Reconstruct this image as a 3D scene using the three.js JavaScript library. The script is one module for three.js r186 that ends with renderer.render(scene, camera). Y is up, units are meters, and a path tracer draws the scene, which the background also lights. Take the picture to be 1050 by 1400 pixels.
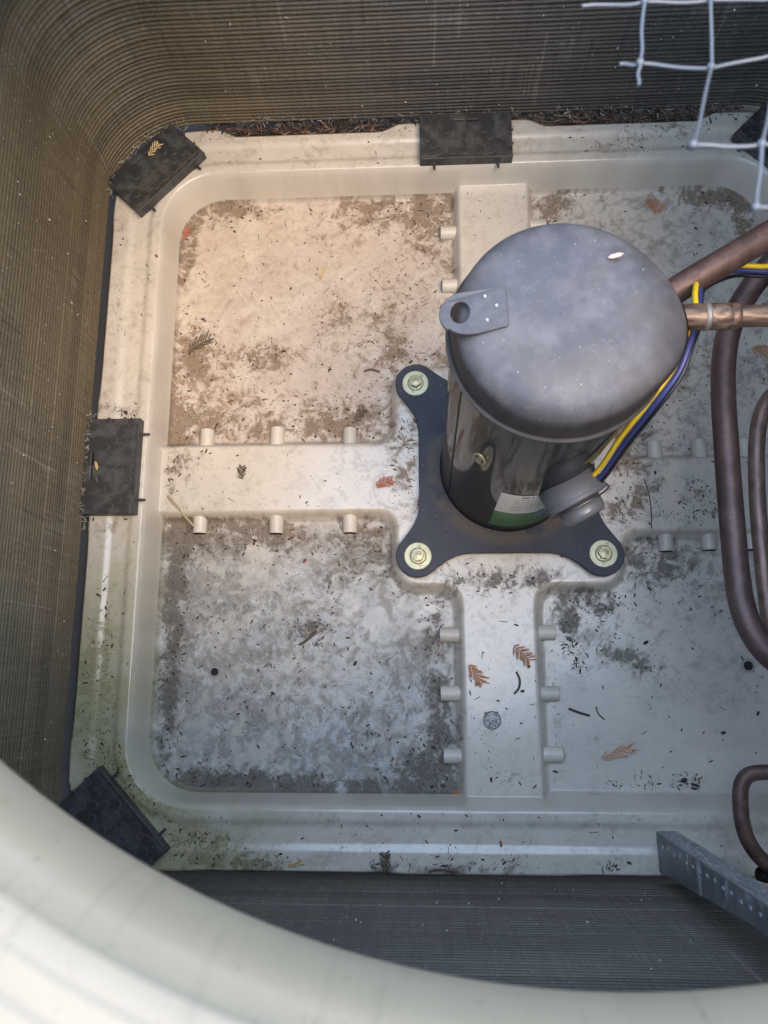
import * as THREE from 'three';
import { mergeGeometries } from 'three/addons/utils/BufferGeometryUtils.js';
import { RoundedBoxGeometry } from 'three/addons/geometries/RoundedBoxGeometry.js';

// ---------------------------------------------------------------- camera, sky, sun, exposure
const scene = new THREE.Scene();
const camera = new THREE.PerspectiveCamera(67.27, 3 / 4, 0.02, 60);
camera.position.set(-0.0898, 0.825, 0.2189);
camera.up.set(0.0106788, 0.2088754, -0.977884);
camera.lookAt(-0.0898 - 0.0499292, 0.825 - 0.9766085, 0.2189 - 0.2091482);
camera.focus = 0.74;
camera.userData.fStop = 12;
scene.add(camera);

const SUN_DIR = new THREE.Vector3(0.31, 0.90, 0.27).normalize();
{
  const W = 512, H = 256, data = new Float32Array(W * H * 4), d = new THREE.Vector3();
  for (let j = 0; j < H; j++) for (let i = 0; i < W; i++) {
    const el = ((j + 0.5) / H - 0.5) * Math.PI, az = ((i + 0.5) / W - 0.5) * 2 * Math.PI;
    d.set(Math.cos(el) * Math.cos(az), Math.sin(el), Math.cos(el) * Math.sin(az));
    const up = Math.max(0, d.y), c = Math.max(0, d.dot(SUN_DIR));
    const hz = Math.pow(1 - up, 3);
    const g = 0.5 * Math.pow(c, 6) + 0.5 * Math.pow(c, 24);
    const o = 4 * (j * W + i);
    data[o] = 0.48 + 0.14 * hz + 0.85 * g;
    data[o + 1] = 0.66 + 0.13 * hz + 0.72 * g;
    data[o + 2] = 0.98 + 0.0 * hz + 0.50 * g;
    data[o + 3] = 1;
  }
  const sky = new THREE.DataTexture(data, W, H, THREE.RGBAFormat, THREE.FloatType);
  sky.mapping = THREE.EquirectangularReflectionMapping;
  sky.magFilter = sky.minFilter = THREE.LinearFilter;
  sky.needsUpdate = true;
  scene.background = sky; scene.environment = sky;
  scene.backgroundIntensity = 1; scene.environmentIntensity = 1;
}
const sun = new THREE.DirectionalLight(0xffd8ac, 0.78);
sun.position.copy(SUN_DIR).multiplyScalar(4);
sun.castShadow = true; sun.shadow.radius = 62; sun.shadow.mapSize.set(2048, 2048);
Object.assign(sun.shadow.camera, { left: -0.8, right: 0.8, top: 0.8, bottom: -0.8, near: 0.5, far: 8 });
sun.shadow.camera.updateProjectionMatrix();
scene.add(sun);

const renderer = new THREE.WebGLRenderer({ antialias: true });
renderer.setSize(768, 1024);
renderer.toneMapping = THREE.LinearToneMapping;
renderer.toneMappingExposure = 4.75;
renderer.shadowMap.enabled = true;

// ---------------------------------------------------------------- helpers
let seed = 12345;
const rnd = () => { seed = (seed + 0x6D2B79F5) | 0; let t = Math.imul(seed ^ (seed >>> 15), 1 | seed); t = (t + Math.imul(t ^ (t >>> 7), 61 | t)) ^ t; return ((t ^ (t >>> 14)) >>> 0) / 4294967296; };
const rr = (a, b) => a + (b - a) * rnd();
const clamp = (x, a = 0, b = 1) => Math.min(b, Math.max(a, x));
const sst = (a, b, x) => { const t = clamp((x - a) / (b - a)); return t * t * (3 - 2 * t); };
const lerp = (a, b, t) => a + (b - a) * t;
const hash = (i, j) => { let h = Math.imul(i, 374761393) + Math.imul(j, 668265263) | 0; h = Math.imul(h ^ (h >>> 13), 1274126177); return ((h ^ (h >>> 16)) >>> 0) / 4294967296; };
function vn(x, y) {
  const i = Math.floor(x), j = Math.floor(y); let u = x - i, v = y - j; u = u * u * (3 - 2 * u); v = v * v * (3 - 2 * v);
  const a = hash(i, j), b = hash(i + 1, j), c = hash(i, j + 1), d = hash(i + 1, j + 1);
  return a + (b - a) * u + (c - a) * v + (a - b - c + d) * u * v;
}
const fbm = (x, y, n = 4) => { let s = 0, a = 0.5, t = 0; for (let k = 0; k < n; k++) { s += a * vn(x, y); t += a; x = x * 2.03 + 17.1; y = y * 2.03 + 9.7; a *= 0.5; } return s / t; };
const toS = (l) => 255 * (l <= 0.0031308 ? 12.92 * l : 1.055 * Math.pow(l, 1 / 2.4) - 0.055);

const used = {};
function numbered(n) { const k = used[n] = (used[n] ?? -1) + 1; return k ? `${n}_${String(k).padStart(3, '0')}` : n; }
function tag(o, label, category, group, kind) {
  o.userData.label = label; if (category) o.userData.category = category;
  if (group) o.userData.group = group; if (kind) o.userData.kind = kind; return o;
}
function thing(name, label, category, pos = [0, 0, 0], turn = 0, group) {
  const o = new THREE.Group(); o.name = numbered(name); o.position.set(...pos); o.rotation.y = turn;
  scene.add(o); return tag(o, label, category, group);
}
function part(name, geo, mat, parent) {
  const m = new THREE.Mesh(Array.isArray(geo) ? mergeGeometries(geo.map(g => { g = g.index ? g.toNonIndexed() : g; for (const k of Object.keys(g.attributes)) if (!['position', 'normal', 'uv'].includes(k)) g.deleteAttribute(k); return g; })) : geo, mat);
  m.name = parent === scene ? numbered(name) : name; m.castShadow = m.receiveShadow = true; parent.add(m); return m;
}
function tex(W, H, f, srgb = true) {   // f(u, v) -> [r, g, b] linear when srgb, else raw 0..1
  const data = new Uint8Array(W * H * 4); const out = [0, 0, 0];
  for (let j = 0; j < H; j++) for (let i = 0; i < W; i++) {
    f((i + 0.5) / W, (j + 0.5) / H, out); const o = 4 * (j * W + i);
    for (let k = 0; k < 3; k++) data[o + k] = srgb ? toS(clamp(out[k])) : 255 * clamp(out[k]);
    data[o + 3] = 255;
  }
  const t = new THREE.DataTexture(data, W, H); t.magFilter = THREE.LinearFilter; t.minFilter = THREE.LinearMipmapLinearFilter; t.generateMipmaps = true;
  t.wrapS = t.wrapT = THREE.RepeatWrapping; if (srgb) t.colorSpace = THREE.SRGBColorSpace; t.needsUpdate = true; return t;
}
const std = (c, rough, metal = 0, extra = {}) => new THREE.MeshPhysicalMaterial({ color: new THREE.Color().setRGB(...c), roughness: rough, metalness: metal, ...extra });
const V = (x, y, z) => new THREE.Vector3(x, y, z);
const tube = (pts, r, seg = 80, rad = 14, tension = 0.5) => new THREE.TubeGeometry(new THREE.CatmullRomCurve3(pts.map(p => V(...p)), false, 'catmullrom', tension), seg, r, rad, false);
const sdRB = (x, z, h, r) => { const qx = Math.abs(x) - h + r, qz = Math.abs(z) - h + r; return Math.min(Math.max(qx, qz), 0) + Math.hypot(Math.max(qx, 0), Math.max(qz, 0)) - r; };
const sdBox = (x, z, x0, x1, z0, z1, r) => { const cx = (x0 + x1) / 2, cz = (z0 + z1) / 2, hx = (x1 - x0) / 2 - r, hz = (z1 - z0) / 2 - r; const qx = Math.abs(x - cx) - hx, qz = Math.abs(z - cz) - hz; return Math.min(Math.max(qx, qz), 0) + Math.hypot(Math.max(qx, 0), Math.max(qz, 0)) - r; };
const smin = (a, b, k) => { const h = clamp(0.5 + 0.5 * (b - a) / k); return b + (a - b) * h - k * h * (1 - h); };

// ---------------------------------------------------------------- base pan
const PX = -0.037, PZ = -0.0045;
const wallD = (x, z) => sdRB(x - PX, z - PZ, 0.343, 0.058);
function ribD(x, z) {
  let d = sdBox(x, z, -0.121, 0.121, -0.121, 0.128, 0.026);
  d = smin(d, sdBox(x, z, -0.42, -0.08, -0.0345, 0.0475, 0.004), 0.022);
  d = smin(d, sdBox(x, z, -0.0535, 0.030, 0.08, 0.40, 0.004), 0.022);
  d = smin(d, sdBox(x, z, -0.0475, 0.040, -0.40, -0.08, 0.004), 0.022);
  d = smin(d, sdBox(x, z, 0.08, 0.40, -0.013, 0.072, 0.004), 0.022);
  return d;
}
function flangeEdge(x, z) {          // how far the flange edge falls back under the coil between the clips
  const X = x - PX, Z = z - PZ, t = Math.abs(X) > Math.abs(Z) ? Z : X, a = Math.abs(t);
  const amp = Math.abs(X) > Math.abs(Z) ? 0.0018 : (Z < 0 ? 0.0105 : 0.0005);
  return amp * sst(0.07, 0.10, a) * (1 - sst(0.26, 0.29, a));
}
function panH(x, z) {
  const d = wallD(x, z), rb = ribD(x, z);
  let h = 0.018 * sst(0.005, -0.005, rb);
  const w = 0.045 * sst(-0.0065, 0.0055, d);
  h = d > -0.0065 ? Math.max(h, w) : h;
  if (d > 0.005) {
    h = 0.045 - 0.0028 * sst(0.014, 0.022, d) * (1 - sst(0.036, 0.044, d));
    const e = sdRB(x - PX, z - PZ, 0.4075, 0.1) + flangeEdge(x, z);
    h -= 0.026 * sst(-0.0015, 0.0015, e);
    h += 0.05 * sst(0.058, 0.064, e);
  }
  return h + 0.0006 * (vn(x * 14 + 3, z * 14) - 0.5);
}
// dirt: [x, z, rx, rz, amount]
const FLOOR_DIRT = [[-0.101, -0.324, 0.061, 0.021, 0.9], [-0.171, -0.312, 0.035, 0.017, 0.45], [-0.08, -0.285, 0.026, 0.038, 0.6], [-0.323, -0.333, 0.058, 0.012, 0.9], [-0.37, -0.284, 0.013, 0.053, 0.6], [-0.354, -0.152, 0.024, 0.034, 1], [-0.362, -0.071, 0.03, 0.025, 0.9], [-0.28, -0.141, 0.047, 0.02, 0.8], [-0.312, -0.079, 0.067, 0.031, 0.6], [-0.187, -0.194, 0.017, 0.033, 0.6], [-0.136, -0.192, 0.034, 0.042, 0.55], [-0.115, -0.138, 0.05, 0.02, 0.8], [-0.161, -0.072, 0.074, 0.026, 0.7], [-0.235, -0.052, 0.099, 0.013, 0.5], [-0.338, 0.065, 0.033, 0.023, 1], [-0.265, 0.07, 0.049, 0.018, 1], [-0.148, 0.075, 0.036, 0.029, 0.8], [-0.361, 0.121, 0.015, 0.055, 1], [-0.359, 0.238, 0.013, 0.074, 0.9], [-0.302, 0.327, 0.068, 0.016, 1], [-0.203, 0.331, 0.053, 0.011, 1], [-0.091, 0.321, 0.03, 0.028, 1], [-0.077, 0.26, 0.017, 0.058, 0.85], [-0.206, 0.171, 0.024, 0.012, 1.2], [-0.078, 0.17, 0.012, 0.046, 0.8], [-0.183, 0.122, 0.032, 0.02, 0.5], [-0.104, 0.107, 0.028, 0.019, 0.8], [-0.229, 0.223, 0.054, 0.03, 0.35], [-0.151, 0.274, 0.045, 0.029, 0.3], [-0.309, 0.161, 0.04, 0.046, 0.35], [0.061, 0.162, 0.011, 0.03, 1], [0.116, 0.197, 0.024, 0.010, 1.5], [0.141, 0.212, 0.018, 0.008, 1.4], [0.096, 0.147, 0.038, 0.02, 0.6], [0.145, 0.101, 0.035, 0.027, 0.8], [0.046, 0.274, 0.006, 0.057, 1.2], [0.175, 0.109, 0.03, 0.016, 0.5], [0.045, 0.331, 0.015, 0.008, 1], [0.259, -0.329, 0.046, 0.012, 1], [0.283, -0.302, 0.01, 0.026, 0.9], [0.065, -0.318, 0.014, 0.025, 0.9], [0.175, -0.105, 0.048, 0.051, 0.35], [0.138, -0.037, 0.032, 0.025, 0.6], [0.233, -0.121, 0.016, 0.035, 0.5]];
const RIB_DIRT = [[-0.103, -0.035, 0.022, 0.041, 0.8], [-0.111, 0.014, 0.019, 0.032, 0.6], [-0.043, 0.122, 0.053, 0.014, 1], [0.018, 0.118, 0.045, 0.012, 0.7], [-0.365, -0.006, 0.011, 0.046, 0.8], [-0.345, -0.014, 0.025, 0.033, 0.4], [-0.011, 0.318, 0.029, 0.012, 0.5], [-0.031, 0.259, 0.018, 0.028, 0.35], [0.109, 0.053, 0.023, 0.016, 0.7], [0.142, 0.029, 0.035, 0.032, 0.9], [0.128, -0.004, 0.02, 0.012, 0.9], [0.211, 0.038, 0.023, 0.024, 0.7]];
const FLANGE_DIRT = [[-0.428, 0.244, 0.027, 0.049, 1], [-0.405, 0.3, 0.022, 0.021, 1], [-0.418, 0.179, 0.018, 0.044, 0.6], [-0.309, 0.38, 0.045, 0.020, 1.0], [-0.36, 0.33, 0.03, 0.03, 0.8], [-0.252, 0.393, 0.035, 0.01, 0.9], [-0.078, 0.397, 0.041, 0.006, 0.9], [-0.133, 0.395, 0.014, 0.009, 1], [-0.01, 0.396, 0.041, 0.006, 0.6], [-0.427, -0.204, 0.015, 0.053, 0.35], [-0.419, 0.064, 0.014, 0.011, 0.7], [0.183, -0.392, 0.041, 0.008, 0.7], [-0.417, -0.065, 0.019, 0.007, 0.9], [-0.323, -0.402, 0.035, 0.008, 0.5], [0.149, -0.377, 0.049, 0.008, 0.5], [0.145, 0.398, 0.016, 0.005, 0.8]];
const blobs = (L, x, z) => { let s = 0; for (const b of L) { const a = (x - b[0]) / b[2], c = (z - b[1]) / b[3], q = a * a + c * c; if (q < 5) s += b[4] * Math.exp(-q); } return s; };
// dirt grid, coarse, so that the colour map, the roughness map and the loose grit agree
const GN = 256, GX = -0.5, GS = 0.94 / GN, dirtGrid = new Float32Array(GN * GN);
const X0 = PX - 0.47, Z0 = PZ - 0.47;
for (let j = 0; j < GN; j++) for (let i = 0; i < GN; i++) {
  const x = X0 + (i + 0.5) * GS, z = Z0 + (j + 0.5) * GS, d = wallD(x, z), rb = ribD(x, z);
  let v;
  if (d > -0.002) v = d > 0.004 ? blobs(FLANGE_DIRT, x, z) + 0.10 : 0.0;
  else if (rb < 0.0) v = blobs(RIB_DIRT, x, z) + 0.05;
  else {
    v = blobs(FLOOR_DIRT, x, z) + 0.22;
    const en = 0.15 + 1.6 * sst(0.3, 0.75, fbm(x * 45 + 2, z * 45 + 7, 4)); v += (0.30 * sst(0.016 + 0.012 * en, 0.004, rb) + 0.32 * sst(-0.018 - 0.016 * en, -0.007, d)) * en;
    if (x > 0.03 && z > 0.1) v *= 0.85 * sst(0.34, 0.14, z) + 0.12; 
  }
  dirtGrid[j * GN + i] = v;
}
const dirtAt = (x, z) => {
  const u = clamp((x - X0) / GS - 0.5, 0, GN - 1.001), v = clamp((z - Z0) / GS - 0.5, 0, GN - 1.001), i = u | 0, j = v | 0, a = u - i, b = v - j, k = j * GN + i;
  return (dirtGrid[k] * (1 - a) + dirtGrid[k + 1] * a) * (1 - b) + (dirtGrid[k + GN] * (1 - a) + dirtGrid[k + GN + 1] * a) * b;
};
const PN = 2048, roughData = new Float32Array(PN * PN), bumpData = new Float32Array(PN * PN);
const PAINT = [0.53, 0.485, 0.41];
const panMap = tex(PN, PN, (u, v, o) => {
  const x = X0 + u * 0.94, z = Z0 + v * 0.94;
  const d = wallD(x, z), rb = ribD(x, z), D = dirtAt(x, z);
  const n1 = fbm(x * 34 + 5, z * 34, 5), n2 = fbm(x * 150, z * 150 + 40, 3), n3 = vn(x * 900, z * 900 + 7), n4 = vn(x * 420 + 3, z * 420);
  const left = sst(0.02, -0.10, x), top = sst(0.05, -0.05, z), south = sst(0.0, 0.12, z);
  let r = PAINT[0], g = PAINT[1], b = PAINT[2], rough = 0.30;
  const tone = 0.95 + 0.1 * vn(x * 60, z * 60); r *= tone; g *= tone; b *= tone;
  const floor = d < -0.004 && rb > 0.003;
  const edge = sdRB(x - PX, z - PZ, 0.4075, 0.1) + flangeEdge(x, z);
  const wx = x + 0.010 * (vn(x * 60, z * 60) - 0.5), wz = z + 0.010 * (vn(x * 60 + 50, z * 60) - 0.5), sa = 0.80 * wx - 0.60 * wz, sb = 0.60 * wx + 0.80 * wz;
  const f6 = 0.30 * fbm(sa * 70 + 21, sb * 110 + 3, 5) + 0.34 * fbm(wx * 120 + 9, wz * 120, 5) + 0.36 * fbm(wx * 300 + 9, wz * 300, 4), gran = vn(x * 1300, z * 1300 + 5), gran2 = vn(x * 640 + 8, z * 640);
  // dried film of dust on the floor: far left quarter tan, partly warm light put into the colour; near left quarter paler grey
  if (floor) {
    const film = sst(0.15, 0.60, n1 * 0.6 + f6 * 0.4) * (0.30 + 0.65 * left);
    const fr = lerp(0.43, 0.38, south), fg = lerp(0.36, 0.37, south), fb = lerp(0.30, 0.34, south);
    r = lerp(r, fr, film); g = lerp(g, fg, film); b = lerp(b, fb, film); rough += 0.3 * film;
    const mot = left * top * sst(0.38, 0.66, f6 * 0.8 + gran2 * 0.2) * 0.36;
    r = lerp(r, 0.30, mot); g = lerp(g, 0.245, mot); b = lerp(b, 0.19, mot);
    const grey = left * south * sst(0.34, 0.60, 0.4 * fbm(wx * 30 + 11, wz * 30 + 4, 4) + 0.6 * fbm(wx * 130 + 40, wz * 130, 6));
    const gg = grey * (0.72 + 0.3 * sst(0.35, 0.75, gran2)); r = lerp(r, 0.205, 0.9 * gg); g = lerp(g, 0.20, 0.9 * gg); b = lerp(b, 0.178, 0.9 * gg);
    const ck = (0.45 * fbm(wx * 62 + 80, wz * 62, 5) + 0.55 * fbm(wx * 210 + 8, wz * 210, 5)) * 0.8 + 0.2 * gran2 - 0.10 * sst(0.02, 0.12, Math.abs(x + 0.17)) - 0.08 * sst(0.03, 0.15, Math.abs(z - 0.19));
    const palePatch = left * south * sst(0.43, 0.58, ck);
    r = lerp(r, 0.52, 0.55 * palePatch); g = lerp(g, 0.545, 0.55 * palePatch); b = lerp(b, 0.55, 0.55 * palePatch);
    rough += 0.25 * Math.max(palePatch, grey);
    const thin = (1 - left) * sst(0.44, 0.62, f6 * 0.75 + n1 * 0.25) * (0.55 * sst(0.30, 0.12, z) + 0.08); r = lerp(r, 0.27, thin); g = lerp(g, 0.245, thin); b = lerp(b, 0.205, thin); rough += 0.3 * thin;
  }
  if (!floor && d < -0.004 && rb < 0) { const sc = sst(0.46, 0.62, f6) * (0.22 + 0.3 * sst(0.26, 0.1, Math.hypot(x, z))); r = lerp(r, 0.30, sc); g = lerp(g, 0.26, sc); b = lerp(b, 0.21, sc); }
  if (d > 0.006) { const sc = 0.30 * sst(0.46, 0.64, f6); r = lerp(r, 0.30, sc); g = lerp(g, 0.265, sc); b = lerp(b, 0.20, sc); }
  // settled dirt: grainy, breaking up at its edges
  const m = D * 0.60 + 1.7 * (f6 - 0.5) + 0.35 * (n1 - 0.5);
  const onWall = d > -0.004 && d < 0.005 ? 0 : 1;
  let k = (0.60 * sst(0.18, 0.85, m) + 0.60 * sst(0.36, 0.72, m) * (0.35 + 0.65 * sst(0.30, 0.66, gran * 0.55 + gran2 * 0.45 + 0.25 * (m - 0.5)))) * onWall;
  k = Math.min(1, k);
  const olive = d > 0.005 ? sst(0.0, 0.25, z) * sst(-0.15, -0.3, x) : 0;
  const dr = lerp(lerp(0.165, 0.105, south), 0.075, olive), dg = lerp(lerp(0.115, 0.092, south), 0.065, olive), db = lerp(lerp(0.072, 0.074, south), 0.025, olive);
  const kk = 0.84; r = lerp(r, dr, kk * k); g = lerp(g, dg, kk * k); b = lerp(b, db, kk * k);
  // olive-yellow tint on the near left flange and pan wall
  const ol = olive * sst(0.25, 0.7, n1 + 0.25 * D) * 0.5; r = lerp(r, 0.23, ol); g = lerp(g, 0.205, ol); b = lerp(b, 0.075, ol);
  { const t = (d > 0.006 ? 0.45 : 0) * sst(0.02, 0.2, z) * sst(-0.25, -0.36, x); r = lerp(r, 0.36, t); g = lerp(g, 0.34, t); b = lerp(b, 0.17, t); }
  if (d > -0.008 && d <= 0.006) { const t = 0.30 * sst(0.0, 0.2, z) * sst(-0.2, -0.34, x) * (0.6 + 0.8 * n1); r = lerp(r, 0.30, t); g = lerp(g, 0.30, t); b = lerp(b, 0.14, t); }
  // fine dark grit, in clumps
  const gr = sst(0.74, 0.86, n3 * 0.6 + n4 * 0.4) * sst(0.12, 0.9, D + 1.1 * (n1 - 0.47)) * (d > -0.005 && d < 0.006 ? 0 : 1);
  r = lerp(r, 0.07, 0.8 * gr); g = lerp(g, 0.055, 0.8 * gr); b = lerp(b, 0.04, 0.8 * gr);
  // runs down the wall of the pan
  if (d > -0.007 && d < 0.006) { const t = 0.12 * sst(0.45, 0.8, fbm(x * 90, z * 90, 3)); r = lerp(r, 0.30, t); g = lerp(g, 0.25, t); b = lerp(b, 0.17, t); }
  rough += 0.4 * k + 0.3 * gr;
  // near-black colour in the trough outside the flange
  if (edge > -0.0015) { r = 0.035; g = 0.027; b = 0.02; rough = 0.8; }

  roughData[Math.floor(v * PN) * PN + Math.floor(u * PN)] = rough;
  bumpData[Math.floor(v * PN) * PN + Math.floor(u * PN)] = 0.3 + 0.5 * k * (0.3 + 0.7 * gran) + 0.25 * gr + 0.02 * gran2;
  o[0] = r; o[1] = g; o[2] = b;
});
const panBump = tex(PN, PN, (u, v, o) => { o[0] = o[1] = o[2] = clamp(bumpData[Math.floor(v * PN) * PN + Math.floor(u * PN)]); }, false);
const panRough = tex(1024, 1024, (u, v, o) => { o[0] = 0; o[1] = clamp(roughData[Math.floor(v * PN) * PN + Math.floor(u * PN)], 0, 0.95); o[2] = 0; }, false);
const panCoat = tex(1024, 1024, (u, v, o) => { o[0] = o[1] = o[2] = clamp(1.7 - 2.3 * roughData[Math.floor(v * PN) * PN + Math.floor(u * PN)]); }, false);
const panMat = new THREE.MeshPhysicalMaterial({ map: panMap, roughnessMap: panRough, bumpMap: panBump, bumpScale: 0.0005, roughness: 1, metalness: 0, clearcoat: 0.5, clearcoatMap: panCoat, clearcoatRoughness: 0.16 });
const paint = std(PAINT, 0.36, 0, { clearcoat: 0.15, clearcoatRoughness: 0.3 });
const black = std([0.012, 0.011, 0.01], 0.8);

const pan = thing('base_pan', 'beige painted steel base pan with raised cross ribs, stained with dirt', 'base pan');
{
  const N = 430, s = 0.94 / N, pos = [], uv = [], idx = [];
  for (let j = 0; j <= N; j++) for (let i = 0; i <= N; i++) {
    const x = X0 + i * s, z = Z0 + j * s;
    pos.push(x, panH(x, z), z); uv.push(i / N, j / N);
  }
  for (let j = 0; j < N; j++) for (let i = 0; i < N; i++) { const a = j * (N + 1) + i, b = a + 1, c = a + N + 1, e = c + 1; idx.push(a, c, b, b, c, e); }
  const g = new THREE.BufferGeometry();
  g.setAttribute('position', new THREE.Float32BufferAttribute(pos, 3)); g.setAttribute('uv', new THREE.Float32BufferAttribute(uv, 2)); g.setIndex(idx); g.computeVertexNormals();
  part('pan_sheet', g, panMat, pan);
  // drain bosses along the ribs: short half-round louvres with a black disc for the shade in the open end
  const bossGeo = () => { const q = new THREE.CapsuleGeometry(0.0072, 0.012, 6, 18); const a = new THREE.CylinderGeometry(0.0077, 0.0082, 0.022, 26); a.rotateX(Math.PI / 2); a.translate(0, 0, -0.0020); q.dispose(); return a; };
  const bg = bossGeo(), slotGeo = new THREE.CylinderGeometry(0.0072, 0.0072, 0.0012, 26).rotateX(Math.PI / 2);
  const tint = [0.95, 1.0, 0.9, 1.03];
  const bossMats = tint.map(t => std(PAINT.map(c => c * t), 0.4));
  const bosses = [[-0.332, -0.045, 's'], [-0.252, -0.046, 's'], [-0.170, -0.044, 's'], [-0.335, 0.056, 'n'], [-0.250, 0.057, 'n'], [-0.169, 0.057, 'n'], [-0.064, 0.176, 'e'], [-0.064, 0.236, 'e'], [-0.062, 0.298, 'e'], [0.038, 0.174, 'w'], [0.039, 0.236, 'w'], [0.040, 0.296, 'w'], [-0.056, -0.293, 'e'], [-0.055, -0.225, 'e'], [0.049, -0.299, 'w'], [0.164, -0.023, 's'], [0.212, -0.024, 's'], [0.260, -0.024, 's'], [0.168, 0.080, 'n'], [0.213, 0.079, 'n'], [0.256, 0.079, 'n']];
  bosses.forEach(([x, z, side], i) => {
    const rot = { n: 0, s: Math.PI, w: Math.PI / 2, e: -Math.PI / 2 }[side];   // the open end faces away from the rib
    const m = part('drain_boss', bg, bossMats[i % 4], pan); m.position.set(x, 0.0026, z); m.rotation.y = rot;
    const k = part('slot', slotGeo, black, m); k.position.set(0, 0, 0.0087);
  });
  for (const [x, z, r] of [[-0.312, 0.214, 0.0042], [0.243, 0.208, 0.0048]]) {
    const ring = part('drain_hole', new THREE.LatheGeometry([[r + 0.0026, 0], [r + 0.0016, 0.0008], [r + 0.0006, 0.0010], [r, 0.0009], [r - 0.0002, 0.0003]].map(p => new THREE.Vector2(...p)), 28), std([0.30, 0.285, 0.25], 0.6), pan); ring.position.set(x, panH(x, z), z);
    const h = part('hole', new THREE.CylinderGeometry(r, r, 0.0004, 24), black, ring); h.position.y = 0.0004;  // black disc stands for the shade inside the drain opening
  }
  const ko = part('knockout', new THREE.TorusGeometry(0.0086, 0.0006, 8, 40).rotateX(Math.PI / 2), std([0.12, 0.11, 0.1], 0.7), pan); ko.position.set(-0.022, 0.0181, 0.262);
  const kd = part('knockout_disc', new THREE.CylinderGeometry(0.0082, 0.0082, 0.0006, 32), new THREE.MeshPhysicalMaterial({ map: tex(128, 128, (u, v, o) => { const q = sst(0.45, 0.6, 0.6 * vn(u * 26, v * 26) + 0.4 * fbm(u * 9, v * 9, 3)); o[0] = lerp(0.45, 0.13, q); o[1] = lerp(0.44, 0.12, q); o[2] = lerp(0.42, 0.10, q); }), roughness: 0.7 }), pan); kd.position.set(-0.022, 0.0182, 0.262);
}

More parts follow.
